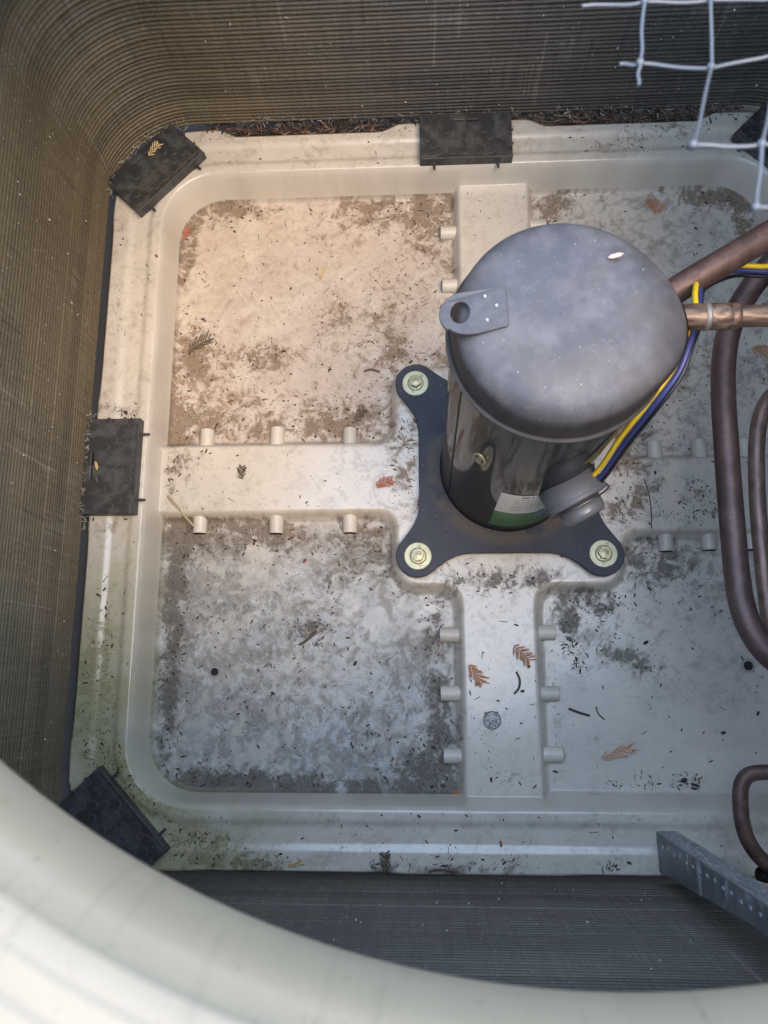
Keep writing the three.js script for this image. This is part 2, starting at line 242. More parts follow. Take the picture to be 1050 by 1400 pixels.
// ---------------------------------------------------------------- coil
{
  const coil = thing('condenser_coil', 'dusty brown finned condenser coil wrapped around the base pan with rounded corners', 'condenser coil');
  const IN = 0.4095, R = 0.10, path = [];
  const add = (x, z, nx, nz) => path.push([x + PX, z + PZ, nx, nz]);      // inner face, normal to the inside
  const line = (x0, z0, x1, z1, n, nx, nz) => { for (let k = 0; k <= n; k++) add(lerp(x0, x1, k / n), lerp(z0, z1, k / n), nx, nz); };
  const arc = (cx, cz, a0, a1) => { for (let k = 1; k < 22; k++) { const a = lerp(a0, a1, k / 22); add(cx + R * Math.cos(a), cz + R * Math.sin(a), -Math.cos(a), -Math.sin(a)); } };
  const C = IN - R;
  line(0.255, IN, -C, IN, 8, 0, -1); arc(-C, C, Math.PI / 2, Math.PI);
  line(-IN, C, -IN, -C, 10, 1, 0); arc(-C, -C, Math.PI, 1.5 * Math.PI);
  line(-C, -IN, C, -IN, 10, 0, 1); arc(C, -C, 1.5 * Math.PI, 2 * Math.PI);
  line(IN, -C, IN, 0.33, 10, -1, 0);  // both coil ends extended out of view to cut down sun spill
  const S = [0]; for (let i = 1; i < path.length; i++) S.push(S[i - 1] + Math.hypot(path[i][0] - path[i - 1][0], path[i][1] - path[i - 1][1]));
  const LEN = S[S.length - 1], PITCH = 0.021, NR = 26, Y0 = 0.0468, HT = PITCH * NR;
  // where each stretch lies, left and near walls painted lighter in place of light: near wall 0..~.475, left wall, far wall, right wall
  const map = tex(2048, 512, (u, v, o) => {
    const s = u * LEN, y = v * HT;
    const streak = vn(s * 700, y * 16), fine = vn(s * 1500, y * 700), big = fbm(s * 9, y * 12, 4), spk = vn(s * 640 + 9, y * 520);
    const leftLit = sst(0.56, 0.74, s) * (1 - sst(1.48, 1.80, s));
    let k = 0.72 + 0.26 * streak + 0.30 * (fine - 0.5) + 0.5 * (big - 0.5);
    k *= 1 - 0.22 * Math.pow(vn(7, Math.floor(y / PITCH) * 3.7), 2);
    let r = lerp(lerp(0.17, 0.120, sst(0.45, 0.62, s)), 0.215, leftLit) * k, g = lerp(lerp(0.15, 0.099, sst(0.45, 0.62, s)), 0.163, leftLit) * k, b = lerp(lerp(0.122, 0.076, sst(0.45, 0.62, s)), 0.088, leftLit) * k;
    const greenCast = 0.6 * sst(0.50, 0.66, fbm(s * 8 + 4, y * 6 + 2, 4)) * sst(0.5, 0.65, s) * sst(0.92, 0.78, s); r = lerp(r, 0.085 * k, greenCast); g = lerp(g, 0.115 * k, greenCast); b = lerp(b, 0.055 * k, greenCast);  // green colour cast painted over the lower left of the coil
    const dust = sst(0.86, 0.97, spk) * sst(0.35, 0.6, fbm(s * 22 + 3, y * 26, 3)); r = lerp(r, 0.42, 0.6 * dust); g = lerp(g, 0.38, 0.6 * dust); b = lerp(b, 0.30, 0.6 * dust);
    { const ci = Math.floor(s / 0.022), h1 = hash(ci, 3), h2 = hash(ci, 8), h3 = hash(ci, 12); const ds = Math.abs(s - (ci + 0.2 + 0.6 * h1) * 0.022 - 0.012 * (y - 0.2) * (h3 - 0.5)); if (h3 > 0.45 && y > h2 * 0.4 && y < h2 * 0.4 + 0.03 + 0.09 * h1) { const t = sst(0.0014, 0.0003, ds) * (h1 > 0.3 ? 0.55 : -0.6) * (0.5 + 0.5 * vn(y * 300, ci)); if (t > 0) { r = lerp(r, 0.42, t); g = lerp(g, 0.37, t); b = lerp(b, 0.28, t); } else { r *= 1 + t; g *= 1 + t; b *= 1 + t; } } }
    const smear = sst(0.64, 0.76, fbm(s * 14 + 50, y * 30 + 9, 4)) * sst(0.35, 0.7, streak); r = lerp(r, 0.26, 0.4 * smear); g = lerp(g, 0.22, 0.4 * smear); b = lerp(b, 0.16, 0.4 * smear);
    o[0] = r; o[1] = g; o[2] = b;
  });
  const bump = tex(2048, 512, (u, v, o) => { const s = u * LEN, y = v * HT; const q = 0.6 * vn(s * 720, y * 24) + 0.4 * vn(s * 700 + 30, y * 600); o[0] = o[1] = o[2] = q; }, false);
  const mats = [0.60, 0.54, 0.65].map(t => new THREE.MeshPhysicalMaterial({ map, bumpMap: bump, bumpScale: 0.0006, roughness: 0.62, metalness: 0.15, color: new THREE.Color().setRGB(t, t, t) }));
  // cross-section of one tube row: four rolled ridges, a deeper groove at the joint between rows
  const prof = []; const NRG = 4, q = PITCH / NRG;
  prof.push([0.0056, 0]);
  for (let k = 0; k < NRG; k++) { prof.push([0.0008, (k + 0.24) * q], [0, (k + 0.5) * q], [0.0008, (k + 0.76) * q]); prof.push([k === NRG - 1 ? 0.0056 : 0.0036, (k + 1) * q]); }
  prof.push([0.024, PITCH], [0.024, 0]);
  for (let row = 0; row < NR; row++) {
    const pos = [], uv = [], idx = [], M = prof.length, y0 = Y0 + row * PITCH;
    const off = rr(-0.0006, 0.0006);
    path.forEach(([x, z, nx, nz], i) => { for (const [dd, yy] of prof) { const e = dd + off + 0.0007 * (vn(S[i] * 9, row * 5.3) - 0.5); pos.push(x - nx * e, y0 + yy, z - nz * e); uv.push(S[i] / LEN, (row * PITCH + yy) / HT); } });
    for (let i = 0; i < path.length - 1; i++) for (let k = 0; k < M; k++) { const a = i * M + k, b = i * M + (k + 1) % M, c = a + M, d = b + M; idx.push(a, b, c, b, d, c); }
    const last = (path.length - 1) * M; for (let k = 1; k < M - 1; k++) { idx.push(0, k + 1, k, last, last + k, last + k + 1); }
    const g = new THREE.BufferGeometry(); g.setAttribute('position', new THREE.Float32BufferAttribute(pos, 3)); g.setAttribute('uv', new THREE.Float32BufferAttribute(uv, 2)); g.setIndex(idx); g.computeVertexNormals();
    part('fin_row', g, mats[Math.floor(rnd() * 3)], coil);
  }
}

{
  const p = thing('sun_blocking_corner', 'unseen beige sheet metal corner added between the coil ends to block stray sun', 'panel');  // added out of view to keep stray sun off the pan
  const pts = [[0.257, 0.4125]]; for (let k = 0; k <= 16; k++) { const a = Math.PI / 2 * (1 - k / 16); pts.push([0.3125 + 0.10 * Math.cos(a), 0.3125 + 0.10 * Math.sin(a)]); } pts.push([0.4125, 0.332]);
  const s = new THREE.Shape(); pts.forEach(([x, z], i) => i ? s.lineTo(x + PX, -(z + PZ)) : s.moveTo(x + PX, -(z + PZ)));
  [...pts].reverse().forEach(([x, z]) => { const q = Math.hypot(x, z); s.lineTo(x + PX + 0.0012 * x / q, -(z + PZ + 0.0012 * z / q)); });
  const g = new THREE.ExtrudeGeometry(s, { depth: 0.53, bevelEnabled: false }); g.rotateX(-Math.PI / 2); g.translate(0, 0.046, 0);
  part('sheet', g, paint, p);
}

// ---------------------------------------------------------------- top panel with the round fan opening
{
  const top = thing('top_panel', 'cream painted top panel curving down into the round fan opening', 'top panel');
  const CX = PX, CZ = -0.002, GROW = 0.0052, prof = [[0.3085, 0.577], [0.3045, 0.5765], [0.3035, 0.580], [0.3040, 0.587], [0.3065, 0.597], [0.3105, 0.605], [0.316, 0.611], [0.322, 0.6145], [0.3275, 0.6165], [0.3287, 0.6171], [0.3296, 0.6180], [0.3310, 0.6184], [0.3365, 0.6188], [0.3376, 0.6191], [0.3386, 0.6203], [0.340, 0.6208], [0.348, 0.6218], [0.36, 0.6228], [0.375, 0.6235]];
  const NA = 192, pos = [], uv = [], idx = [];
  const outer = (a) => { const c = Math.cos(a), s = Math.sin(a); let t = 0.6; for (let k = 0; k < 24; k++) { const d = sdRB(t * c, t * s, 0.458, 0.13); t -= d; } return t; };
  const rings = [...prof.map(p => (a) => [p[0] + (p[0] < 0.32 ? GROW : p[0] < 0.35 ? -0.0008 : 0), p[1]]), (a) => [lerp(0.375, outer(a), 0.5), 0.6241], (a) => [outer(a) - 0.006, 0.6239], (a) => [outer(a) - 0.0015, 0.622], (a) => [outer(a), 0.617], (a) => [outer(a), 0.575], (a) => [outer(a) - 0.0015, 0.575], (a) => [outer(a) - 0.0016, 0.6165], (a) => [0.375, 0.6200], (a) => [0.3400 + GROW, 0.6175], (a) => [0.3375 + GROW, 0.616], (a) => [0.330 + GROW, 0.6148], (a) => [0.318 + GROW, 0.6100], (a) => [0.3105 + GROW, 0.601], (a) => [0.3082 + GROW, 0.590], (a) => [0.3085 + GROW, 0.577]];
  const M = rings.length;
  for (let i = 0; i <= NA; i++) { const a = i / NA * 2 * Math.PI; rings.forEach((f, k) => { const [r, y] = f(a); pos.push(CX + r * Math.cos(a), y, CZ + r * Math.sin(a)); uv.push(i / NA * 8, k / M); }); }
  for (let i = 0; i < NA; i++) for (let k = 0; k < M - 1; k++) { const p = i * M + k, b = p + 1, c = p + M, d = c + 1; idx.push(p, c, b, b, c, d); }
  const g = new THREE.BufferGeometry(); g.setAttribute('position', new THREE.Float32BufferAttribute(pos, 3)); g.setAttribute('uv', new THREE.Float32BufferAttribute(uv, 2)); g.setIndex(idx); g.computeVertexNormals();
  const cm = tex(1024, 256, (u, v, o) => { const n = fbm(u * 9, v * 14, 4), sp = sst(0.9, 0.97, vn(u * 160, v * 120)); const str = sst(0.60, 0.80, fbm(u * 70, v * 5 + 9, 4)), scr = sst(0.955, 0.985, vn(u * 260 + v * 30, v * 9)); const k = 0.92 + 0.14 * n - 0.22 * sp - 0.10 * str + 0.12 * scr; o[0] = 0.218 * k; o[1] = 0.183 * k; o[2] = 0.127 * k; });
  part('formed_sheet', g, new THREE.MeshPhysicalMaterial({ map: cm, roughness: 0.42, clearcoat: 0.15, clearcoatRoughness: 0.35, side: THREE.DoubleSide }), top);
}

// ---------------------------------------------------------------- compressor
const DOME_C = [0, 0];
const bulge = (th) => { let d = th - (-0.06); while (d > Math.PI) d -= 2 * Math.PI; while (d < -Math.PI) d += 2 * Math.PI; return 0.19 * Math.exp(-Math.pow(d / 0.56, 2)); };
const CAP = [[0.0001, 0.3890], [0.012, 0.3888], [0.024, 0.3883], [0.035, 0.3874], [0.045, 0.3862], [0.053, 0.3844], [0.0592, 0.3820], [0.0638, 0.3784], [0.0668, 0.3737], [0.0685, 0.3680], [0.0697, 0.3615], [0.0704, 0.3555], [0.0709, 0.3520], [0.0718, 0.3511], [0.0731, 0.3507], [0.0735, 0.3497], [0.0733, 0.3480], [0.0722, 0.3470], [0.0670, 0.3462]];
function spin(prof, seg, f) {
  const pos = [], uv = [], idx = [], M = prof.length;
  for (let i = 0; i <= seg; i++) { const th = i / seg * 2 * Math.PI; prof.forEach(([r, y], k) => { const [R, Y] = f ? f(r, y, th) : [r, y]; pos.push(R * Math.cos(th), Y, R * Math.sin(th)); uv.push(f ? 0.5 + R * Math.cos(th) / 0.17 : i / seg, f ? 0.5 + R * Math.sin(th) / 0.17 : y / 0.36); }); }
  for (let i = 0; i < seg; i++) for (let k = 0; k < M - 1; k++) { const a = i * M + k, b = a + 1, c = a + M, d = c + 1; idx.push(a, b, c, b, d, c); }
  const g = new THREE.BufferGeometry(); g.setAttribute('position', new THREE.Float32BufferAttribute(pos, 3)); g.setAttribute('uv', new THREE.Float32BufferAttribute(uv, 2)); g.setIndex(idx); g.computeVertexNormals();
  const n = g.attributes.normal; for (let k = 0; k < M; k++) { const a = k, b = seg * M + k; const v = V(n.getX(a) + n.getX(b), n.getY(a) + n.getY(b), n.getZ(a) + n.getZ(b)).normalize(); n.setXYZ(a, v.x, v.y, v.z); n.setXYZ(b, v.x, v.y, v.z); }
  const q = n; let flip = 0; for (let k = 0; k < q.count; k++) flip += q.getX(k) * pos[3 * k] + q.getZ(k) * pos[3 * k + 2]; if (flip < 0) { idx.reverse(); g.setIndex(idx); for (let k = 0; k < q.count; k++) q.setXYZ(k, -q.getX(k), -q.getY(k), -q.getZ(k)); }
  return g;
}
const capShape = (r, y, th) => { const k = sst(0.012, 0.06, r) * sst(0.347, 0.362, y) ; const b = bulge(th) * k; return [r * (1 + b), y - 0.014 * b / 0.20 * sst(0.040, 0.068, r) * sst(0.352, 0.372, y)]; };
{
  const comp = thing('compressor', 'black scroll compressor with dusty grey domed top, bolted to the base pan', 'compressor');
  const bodyTex = tex(512, 512, (u, v, o) => { const n = fbm(u * 30, v * 22, 4), sp = sst(0.90, 0.97, vn(u * 300, v * 260)), run = sst(0.55, 0.8, fbm(u * 60, v * 5, 3)); const up = sst(0.75, 0.93, v); let k = 0.006 + 0.0015 * run; o[0] = k + 0.02 * up * n + 0.10 * sp * n; o[1] = k + 0.016 * up * n + 0.15 * sp * n; o[2] = k + 0.013 * up * n + 0.13 * sp * n; });
  const bodyMat = new THREE.MeshPhysicalMaterial({ map: bodyTex, roughness: 0.45, clearcoat: 0.45, clearcoatRoughness: 0.05, specularIntensity: 0.15 });
  const capTex = tex(1024, 1024, (u, v, o) => {
    const x = (u - 0.5) * 0.17, z = (v - 0.5) * 0.17, r = Math.hypot(x, z);
    const n = fbm(x * 60 + 5, z * 60, 5), n2 = fbm(x * 220, z * 220, 3), sp = sst(0.90, 0.96, vn(x * 1400, z * 1400)) * sst(0.45, 0.6, fbm(x * 90 + 30, z * 90, 3));
    const dust = sst(0.3, 0.75, n * 0.7 + n2 * 0.3);
    o[0] = lerp(0.056, 0.096, dust); o[1] = lerp(0.055, 0.092, dust); o[2] = lerp(0.063, 0.096, dust); const br = 0.35 * sst(0.52, 0.68, fbm(x * 50 + 9, z * 50 + 70, 4)); o[0] = lerp(o[0], 0.075, br); o[1] = lerp(o[1], 0.064, br); o[2] = lerp(o[2], 0.054, br);
    for (let k = 0; k < 3; k++) o[k] = lerp(o[k], 0.26, 0.5 * sp);
    const blot = sst(0.62, 0.72, fbm(x * 75 + 60, z * 75 + 20, 4)); for (let k = 0; k < 3; k++) o[k] *= 1 - 0.08 * blot;
    const r0 = r / (1 + bulge(Math.atan2(z, x)) * 0.97), wall = sst(0.0664, 0.0692, r0 + 0.0020 * (n - 0.5)) * (1 - 0.45 * sst(0.0722, 0.0732, r0));
    const drip = 0.5 + 0.9 * n2; o[0] = lerp(o[0], 0.020 * drip, 0.9 * wall); o[1] = lerp(o[1], 0.018 * drip, 0.9 * wall); o[2] = lerp(o[2], 0.016 * drip, 0.9 * wall);
  });
  part('shell', spin([[0.0694, 0.349], [0.0694, 0.20], [0.0692, 0.06], [0.0692, 0.042], [0.0694, 0.036], [0.0700, 0.031], [0.0708, 0.0285]], 128), bodyMat, comp);
  part('top_cap', spin(CAP, 160, capShape), new THREE.MeshPhysicalMaterial({ map: capTex, roughness: 0.62, clearcoat: 0.06, clearcoatRoughness: 0.4 }), comp);
  // vertical weld seam
  const seam = part('weld_seam', new RoundedBoxGeometry(0.0022, 0.285, 0.0014, 2, 0.0006), std([0.006, 0.006, 0.006], 0.6), comp);
  { const a = -1.13; seam.position.set(0.0693 * Math.sin(a), 0.185, 0.0693 * Math.cos(a)); seam.rotation.y = a; }
  // mounting foot: square plate with four round ears
  const sh = new THREE.Shape(), E = 0.0955, r = 0.0215, s = 0.092; let first = true;
  for (const [sx, sz, a0] of [[1, 1, -0.62], [-1, 1, Math.PI / 2 - 0.62], [-1, -1, Math.PI - 0.62], [1, -1, 1.5 * Math.PI - 0.62]]) {
    const cx = E * sx, cz = E * sz, a1 = a0 + Math.PI / 2 + 1.24;
    const p0 = [cx + r * Math.cos(a0), cz + r * Math.sin(a0)];
    if (first) { sh.moveTo(...p0); first = false; }
    else { sh.lineTo(...p0); }
    for (let k = 1; k <= 20; k++) { const a = lerp(a0, a1, k / 20); sh.lineTo(cx + r * Math.cos(a), cz + r * Math.sin(a)); }
    // hollow flank towards the next ear
    const e = [cx + r * Math.cos(a1), cz + r * Math.sin(a1)], dir = [-sz, sx];
    const mid = dir[0] !== 0 && Math.abs(sz) ? 0 : 0;
    const along = (sx * sz > 0) ? [-sx, 0] : [0, -sz];       // next ear lies this way
    const side = (sx * sz > 0) ? [0, sz] : [sx, 0];
    const P = (t, q) => [along[0] * t + side[0] * q, along[1] * t + side[1] * q];
    sh.bezierCurveTo(...P(-0.066, 0.100), ...P(-0.058, s), ...P(-0.036, s));
    sh.lineTo(...P(0.036, s));
    const nx = { x: along[0] ? -sx : sx, z: along[1] ? -sz : sz };
    const na0 = a0 + Math.PI / 2, ne = [E * nx.x + r * Math.cos(na0), E * nx.z + r * Math.sin(na0)];
    sh.bezierCurveTo(...P(0.058, s), ...P(0.066, 0.100), ...ne);
  }
  const fg = new THREE.ExtrudeGeometry(sh, { depth: 0.0030, bevelEnabled: true, bevelThickness: 0.0011, bevelSize: 0.0011, bevelSegments: 3, curveSegments: 12 });
  fg.rotateX(Math.PI / 2); fg.translate(0, 0.0275, 0);
  const fuv = fg.attributes.uv, fp = fg.attributes.position; for (let i = 0; i < fuv.count; i++) fuv.setXY(i, 0.5 + fp.getX(i) / 0.25, 0.5 + fp.getZ(i) / 0.25);
  const footTex = tex(512, 512, (u, v, o) => { const x = (u - 0.5) * 0.25, z = (v - 0.5) * 0.25; const n = fbm(x * 40, z * 40, 4), sp = sst(0.93, 0.97, vn(x * 700, z * 700)); const d = sst(0.014, 0.0, Math.abs(Math.hypot(x, z) - 0.078)) * sst(0.35, 0.6, n); const ru = d * 0.75; o[0] = lerp(0.026 + 0.02 * n, 0.10, ru) + 0.18 * sp; o[1] = lerp(0.030 + 0.021 * n, 0.078, ru) + 0.18 * sp; o[2] = lerp(0.042 + 0.026 * n, 0.058, ru) + 0.18 * sp; });
  part('mounting_foot', fg, new THREE.MeshPhysicalMaterial({ map: footTex, roughness: 0.6, specularIntensity: 0.5, clearcoat: 0.06, clearcoatRoughness: 0.2 }), comp);
  const zt = (c, k) => tex(64, 64, (u, v, o) => { const n = fbm(u * 9 + k, v * 9, 4), d = sst(0.55, 0.75, fbm(u * 14 + 5 * k, v * 14, 3)); for (let i = 0; i < 3; i++) o[i] = lerp(c[i] * (0.8 + 0.4 * n), [0.16, 0.10, 0.06][i], 0.5 * d); });
  const zinc = new THREE.MeshPhysicalMaterial({ map: zt([0.52, 0.53, 0.36], 1), roughness: 0.45, metalness: 0.15 }), zinc2 = new THREE.MeshPhysicalMaterial({ map: zt([0.42, 0.41, 0.26], 2), roughness: 0.4, metalness: 0.35 });
  const wg = new THREE.LatheGeometry([[0.003, 0.0285], [0.0136, 0.0285], [0.0143, 0.0291], [0.0143, 0.0302], [0.0136, 0.0308], [0.003, 0.0308]].map(p => new THREE.Vector2(...p)), 40);
  const hg = new THREE.CylinderGeometry(0.0064, 0.0069, 0.0060, 6).translate(0, 0.0345, 0), fl = new THREE.LatheGeometry([[0, 0.0309], [0.0089, 0.0309], [0.0087, 0.0318], [0.0072, 0.0326], [0, 0.0328]].map(p => new THREE.Vector2(...p)), 32);
  const hx = new THREE.ConeGeometry(0.0050, 0.0010, 24).translate(0, 0.0379, 0);
  const gm = new THREE.CylinderGeometry(0.0105, 0.0125, 0.009, 28).translate(0, 0.0205, 0);
  for (const [x, z, t] of [[-0.096, -0.095, 0.2], [-0.095, 0.096, 0.75], [0.096, 0.095, 0.45], [0.096, -0.095, 0.9]]) {
    const b = part('mounting_bolt', [hg.clone(), fl.clone(), hx.clone()], zinc2, comp); b.position.set(x, 0, z); b.rotation.y = t;
    part('washer', wg, zinc, b); part('rubber_grommet', gm, black, b);
  }
  // lifting eye on the rim of the cap
  const es = new THREE.Shape();
  es.moveTo(0.021, -0.0125); es.lineTo(0.021, 0.0115); es.quadraticCurveTo(0.021, 0.0135, 0.019, 0.0138); es.lineTo(0.0, 0.0165); es.quadraticCurveTo(-0.012, 0.0165, -0.0175, 0.010);
  es.absarc(-0.0095, 0, 0.0140, Math.PI * 0.74, Math.PI * 1.2, false); es.quadraticCurveTo(-0.0165, -0.0135, -0.008, -0.0140); es.lineTo(0.019, -0.0142); es.quadraticCurveTo(0.021, -0.0142, 0.021, -0.0125);
  const ho = new THREE.Path(); ho.absellipse(-0.0098, 0, 0.0070, 0.0082, 0, Math.PI * 2, true); es.holes.push(ho);
  const eg = new THREE.ExtrudeGeometry(es, { depth: 0.0016, bevelEnabled: true, bevelThickness: 0.0005, bevelSize: 0.0005, bevelSegments: 2, curveSegments: 32 }); eg.rotateX(Math.PI / 2);
  { const p = eg.attributes.position; for (let i = 0; i < p.count; i++) { const x = p.getX(i); p.setY(i, p.getY(i) + (x < 0 ? -0.10 * Math.max(0, -x - 0.0005) : 0)); } eg.computeVertexNormals(); }
  const eyeMat = new THREE.MeshPhysicalMaterial({ map: (() => { const t = tex(128, 128, (u, v, o) => { const n = fbm(u * 12, v * 12, 4), k = 0.042 + 0.035 * n, e = 0.5 * sst(0.62, 0.75, fbm(u * 20 + 7, v * 20, 3)); o[0] = lerp(k, 0.075, e); o[1] = lerp(k * 0.98, 0.056, e); o[2] = lerp(k * 1.04, 0.04, e); }); t.repeat.set(25, 25); return t; })(), roughness: 0.5 });
  const eye = part('lifting_eye', eg, eyeMat, comp); eye.position.set(-0.0565, 0.3868, -0.0010); eye.rotation.set(0, 0.06, 0.085); eye.scale.set(0.92, 1.25, 0.92);
  for (const [x, z] of [[0.0075, -0.0085], [0.0075, 0.0085], [0.0145, -0.001]]) { const d = part('rivet', new THREE.SphereGeometry(0.0013, 12, 8), std([0.35, 0.35, 0.36], 0.4), eye); d.position.set(x, 0.0006, z); }
  // stub boss where the discharge tube leaves the cap is part of the cap's bulge
  // terminal cover: stepped round plastic cover on the lower front
  const plastic = std([0.105, 0.11, 0.125], 0.5);
  const tc = part('terminal_cover', new THREE.LatheGeometry([[0.0, -0.024], [0.0255, -0.024], [0.0262, -0.004], [0.0275, -0.003], [0.0275, 0.0000], [0.0262, 0.0010], [0.0215, 0.0018], [0.0, 0.0020]].map(p => new THREE.Vector2(...p)), 48), plastic, comp);
  { const a = 0.50; tc.position.set(0.0845 * Math.sin(a), 0.186, 0.0845 * Math.cos(a)); tc.rotation.order = 'YXZ'; tc.rotation.set(Math.PI / 2 + 0.12, a, 0); }
  const t2 = part('cover_plug', new THREE.LatheGeometry([[0.0, -0.002], [0.0190, -0.002], [0.0188, 0.010], [0.0172, 0.0135], [0.0140, 0.0148], [0.0, 0.0150]].map(p => new THREE.Vector2(...p)), 40), std([0.13, 0.135, 0.14], 0.42, 0.0, { clearcoat: 0.3 }), tc); t2.position.set(0.001, 0.002, 0.0045);
  const wl = part('retaining_wire', tube([[-0.0285, -0.002, 0], [-0.027, 0.0025, 0.006], [-0.015, 0.004, 0.0205], [0, 0.004, 0.0255], [0.015, 0.004, 0.0205], [0.027, 0.0025, 0.006], [0.0285, -0.002, 0]], 0.0008, 40, 8), std([0.16, 0.15, 0.13], 0.35, 0.8), tc); wl.rotation.y = Math.PI;
  // oval ground boss with its screw
  { const a = -0.70, gb = part('ground_boss', new THREE.TorusGeometry(0.0058, 0.0012, 10, 30), std([0.32, 0.30, 0.20], 0.45, 0.4), comp); gb.position.set(0.0699 * Math.sin(a), 0.246, 0.0699 * Math.cos(a)); gb.rotation.y = a; gb.scale.set(0.85, 1.55, 1);
    const sc = part('ground_screw', new THREE.SphereGeometry(0.0032, 14, 10), std([0.30, 0.28, 0.20], 0.4, 0.6), gb); sc.scale.set(1, 1, 0.6); }
  // warning sticker wrapped on the lower shell
  const cv = document.createElement('canvas'); cv.width = 512; cv.height = 512; const cx = cv.getContext('2d');
  cx.fillStyle = '#e6e6e2'; cx.fillRect(0, 0, 512, 512); cx.fillStyle = '#2d2d2d';
  let tx = 150; for (const w of [58, 16, 40, 22, 70]) { cx.fillRect(tx, 22, w, 16); tx += w + 14; }
  for (let l = 0; l < 8; l++) { let x = 110; const y = 62 + l * 22; while (x < 440 - l * 8) { const w = 8 + 26 * rnd(); cx.globalAlpha = 0.35 + 0.35 * rnd(); cx.fillRect(x, y, w, 8); x += w + 7; } }
  cx.globalAlpha = 1; cx.fillStyle = '#3f7a46'; cx.fillRect(0, 270, 512, 242); cx.fillStyle = '#4d8a52'; for (let k = 0; k < 40; k++) cx.fillRect(512 * rnd(), 270 + 240 * rnd(), 40, 3);
  cx.fillStyle = '#27492b'; cx.fillRect(120, 300, 210, 10); cx.fillRect(120, 330, 150, 8);
  cx.fillStyle = '#5f7c92'; cx.fillRect(330, 250, 130, 140);
  const lt = new THREE.CanvasTexture(cv); lt.colorSpace = THREE.SRGBColorSpace;
  const lg = new THREE.CylinderGeometry(0.0698, 0.0698, 0.135, 40, 1, true, -0.33, 0.90); lg.translate(0, 0.119, 0);
  part('warning_label', lg, new THREE.MeshPhysicalMaterial({ map: lt, roughness: 0.4, side: THREE.DoubleSide }), comp);
}

// ---------------------------------------------------------------- copper pipes
const copTex = (c, k, w) => tex(256, 256, (u, v, o) => { const n = fbm(u * 12, v * 6 + k, 5), p = vn(u * 160, v * 60 + k); const t = 1 - w / 2 + w * sst(0.25, 0.75, n) + 0.12 * (p - 0.5); const sp = sst(0.93, 0.98, vn(u * 220 + 3, v * 90)); for (let i = 0; i < 3; i++) o[i] = lerp(c[i] * t, 0.4, 0.5 * sp); });
const copMat = (c, k, rep, rough = 0.42, w = 0.45) => { const m = copTex(c, k, w); m.repeat.set(rep, 1); return new THREE.MeshPhysicalMaterial({ map: m, roughness: rough, metalness: 0.4 }); };
const oxide = copMat([0.105, 0.062, 0.049], 3, 3, 0.52), oxide2 = copMat([0.100, 0.063, 0.057], 8, 3, 0.48), pink = copMat([0.145, 0.094, 0.075], 14, 3), bright = copMat([0.12, 0.078, 0.055], 21, 2, 0.42, 1.1);
{
  const o = thing('suction_pipe', 'thick dark copper pipe sloping up to the right from behind the compressor top', 'copper pipe');
  part('tube', tube([[0.040, 0.262, -0.030], [0.075, 0.270, -0.051], [0.107, 0.277, -0.070], [0.142, 0.282, -0.0895], [0.176, 0.285, -0.109], [0.210, 0.285, -0.128], [0.238, 0.283, -0.142]], 0.0105, 60, 24), oxide, o);
}
{
  const o = thing('discharge_pipe', 'bright brazed copper pipe running straight right from the compressor cap', 'copper pipe');
  const dir = V(1, -0.02, 0.0); const q = new THREE.Quaternion().setFromUnitVectors(V(0, 1, 0), dir.clone().normalize());
  const add = (n, p, m) => { const k = part(n, new THREE.LatheGeometry(p.map(a => new THREE.Vector2(...a)), 32), m, o); k.quaternion.copy(q); return k; };
  o.position.set(0.064, 0.3435, -0.0145);
  add('sleeve', [[0.0082, 0], [0.0088, 0.004], [0.0088, 0.0325], [0.0083, 0.0345]], bright);
  add('braze_ring', [[0.0083, 0.0330], [0.0091, 0.0338], [0.0094, 0.0352], [0.0091, 0.0366], [0.0083, 0.0372]], std([0.20, 0.175, 0.145], 0.5, 0.5));
  add('coupling', [[0.0085, 0.0365], [0.0089, 0.040], [0.0088, 0.044], [0.0091, 0.047], [0.0090, 0.0495], [0.0082, 0.0510], [0.0087, 0.0530], [0.0082, 0.0555], [0.0073, 0.0565]], bright);
  add('tube', [[0.0072, 0.055], [0.0072, 0.09], [0.0072, 0.13], [0.0072, 0.17]], bright);
}
{
  const o = thing('looped_pipe', 'thick purple brown copper pipe running down the pan and hooking right', 'copper pipe');
  part('tube', tube([[0.262, 0.215, -0.168], [0.245, 0.205, -0.158], [0.225, 0.19, -0.143], [0.203, 0.178, -0.117], [0.187, 0.172, -0.088], [0.179, 0.17, -0.055], [0.1755, 0.17, -0.02], [0.1740, 0.17, 0.02], [0.1730, 0.17, 0.06], [0.1725, 0.17, 0.10], [0.1725, 0.17, 0.135], [0.1740, 0.17, 0.160], [0.1795, 0.17, 0.181], [0.190, 0.17, 0.199], [0.206, 0.17, 0.213], [0.226, 0.17, 0.222], [0.255, 0.17, 0.226]], 0.0104, 120, 24), oxide2, o);
}
{
  const o = thing('thin_pipe', 'thin pinkish copper pipe curving beside the thick purple pipe', 'copper pipe');
  part('tube', tube([[0.250, 0.16, -0.036], [0.235, 0.16, -0.034], [0.220, 0.16, -0.024], [0.210, 0.16, -0.006], [0.2045, 0.16, 0.018], [0.2015, 0.16, 0.045], [0.1995, 0.16, 0.080], [0.1990, 0.16, 0.115], [0.2000, 0.158, 0.150], [0.203, 0.155, 0.180], [0.212, 0.15, 0.200], [0.228, 0.145, 0.212]], 0.0069, 100, 20), pink, o);
}
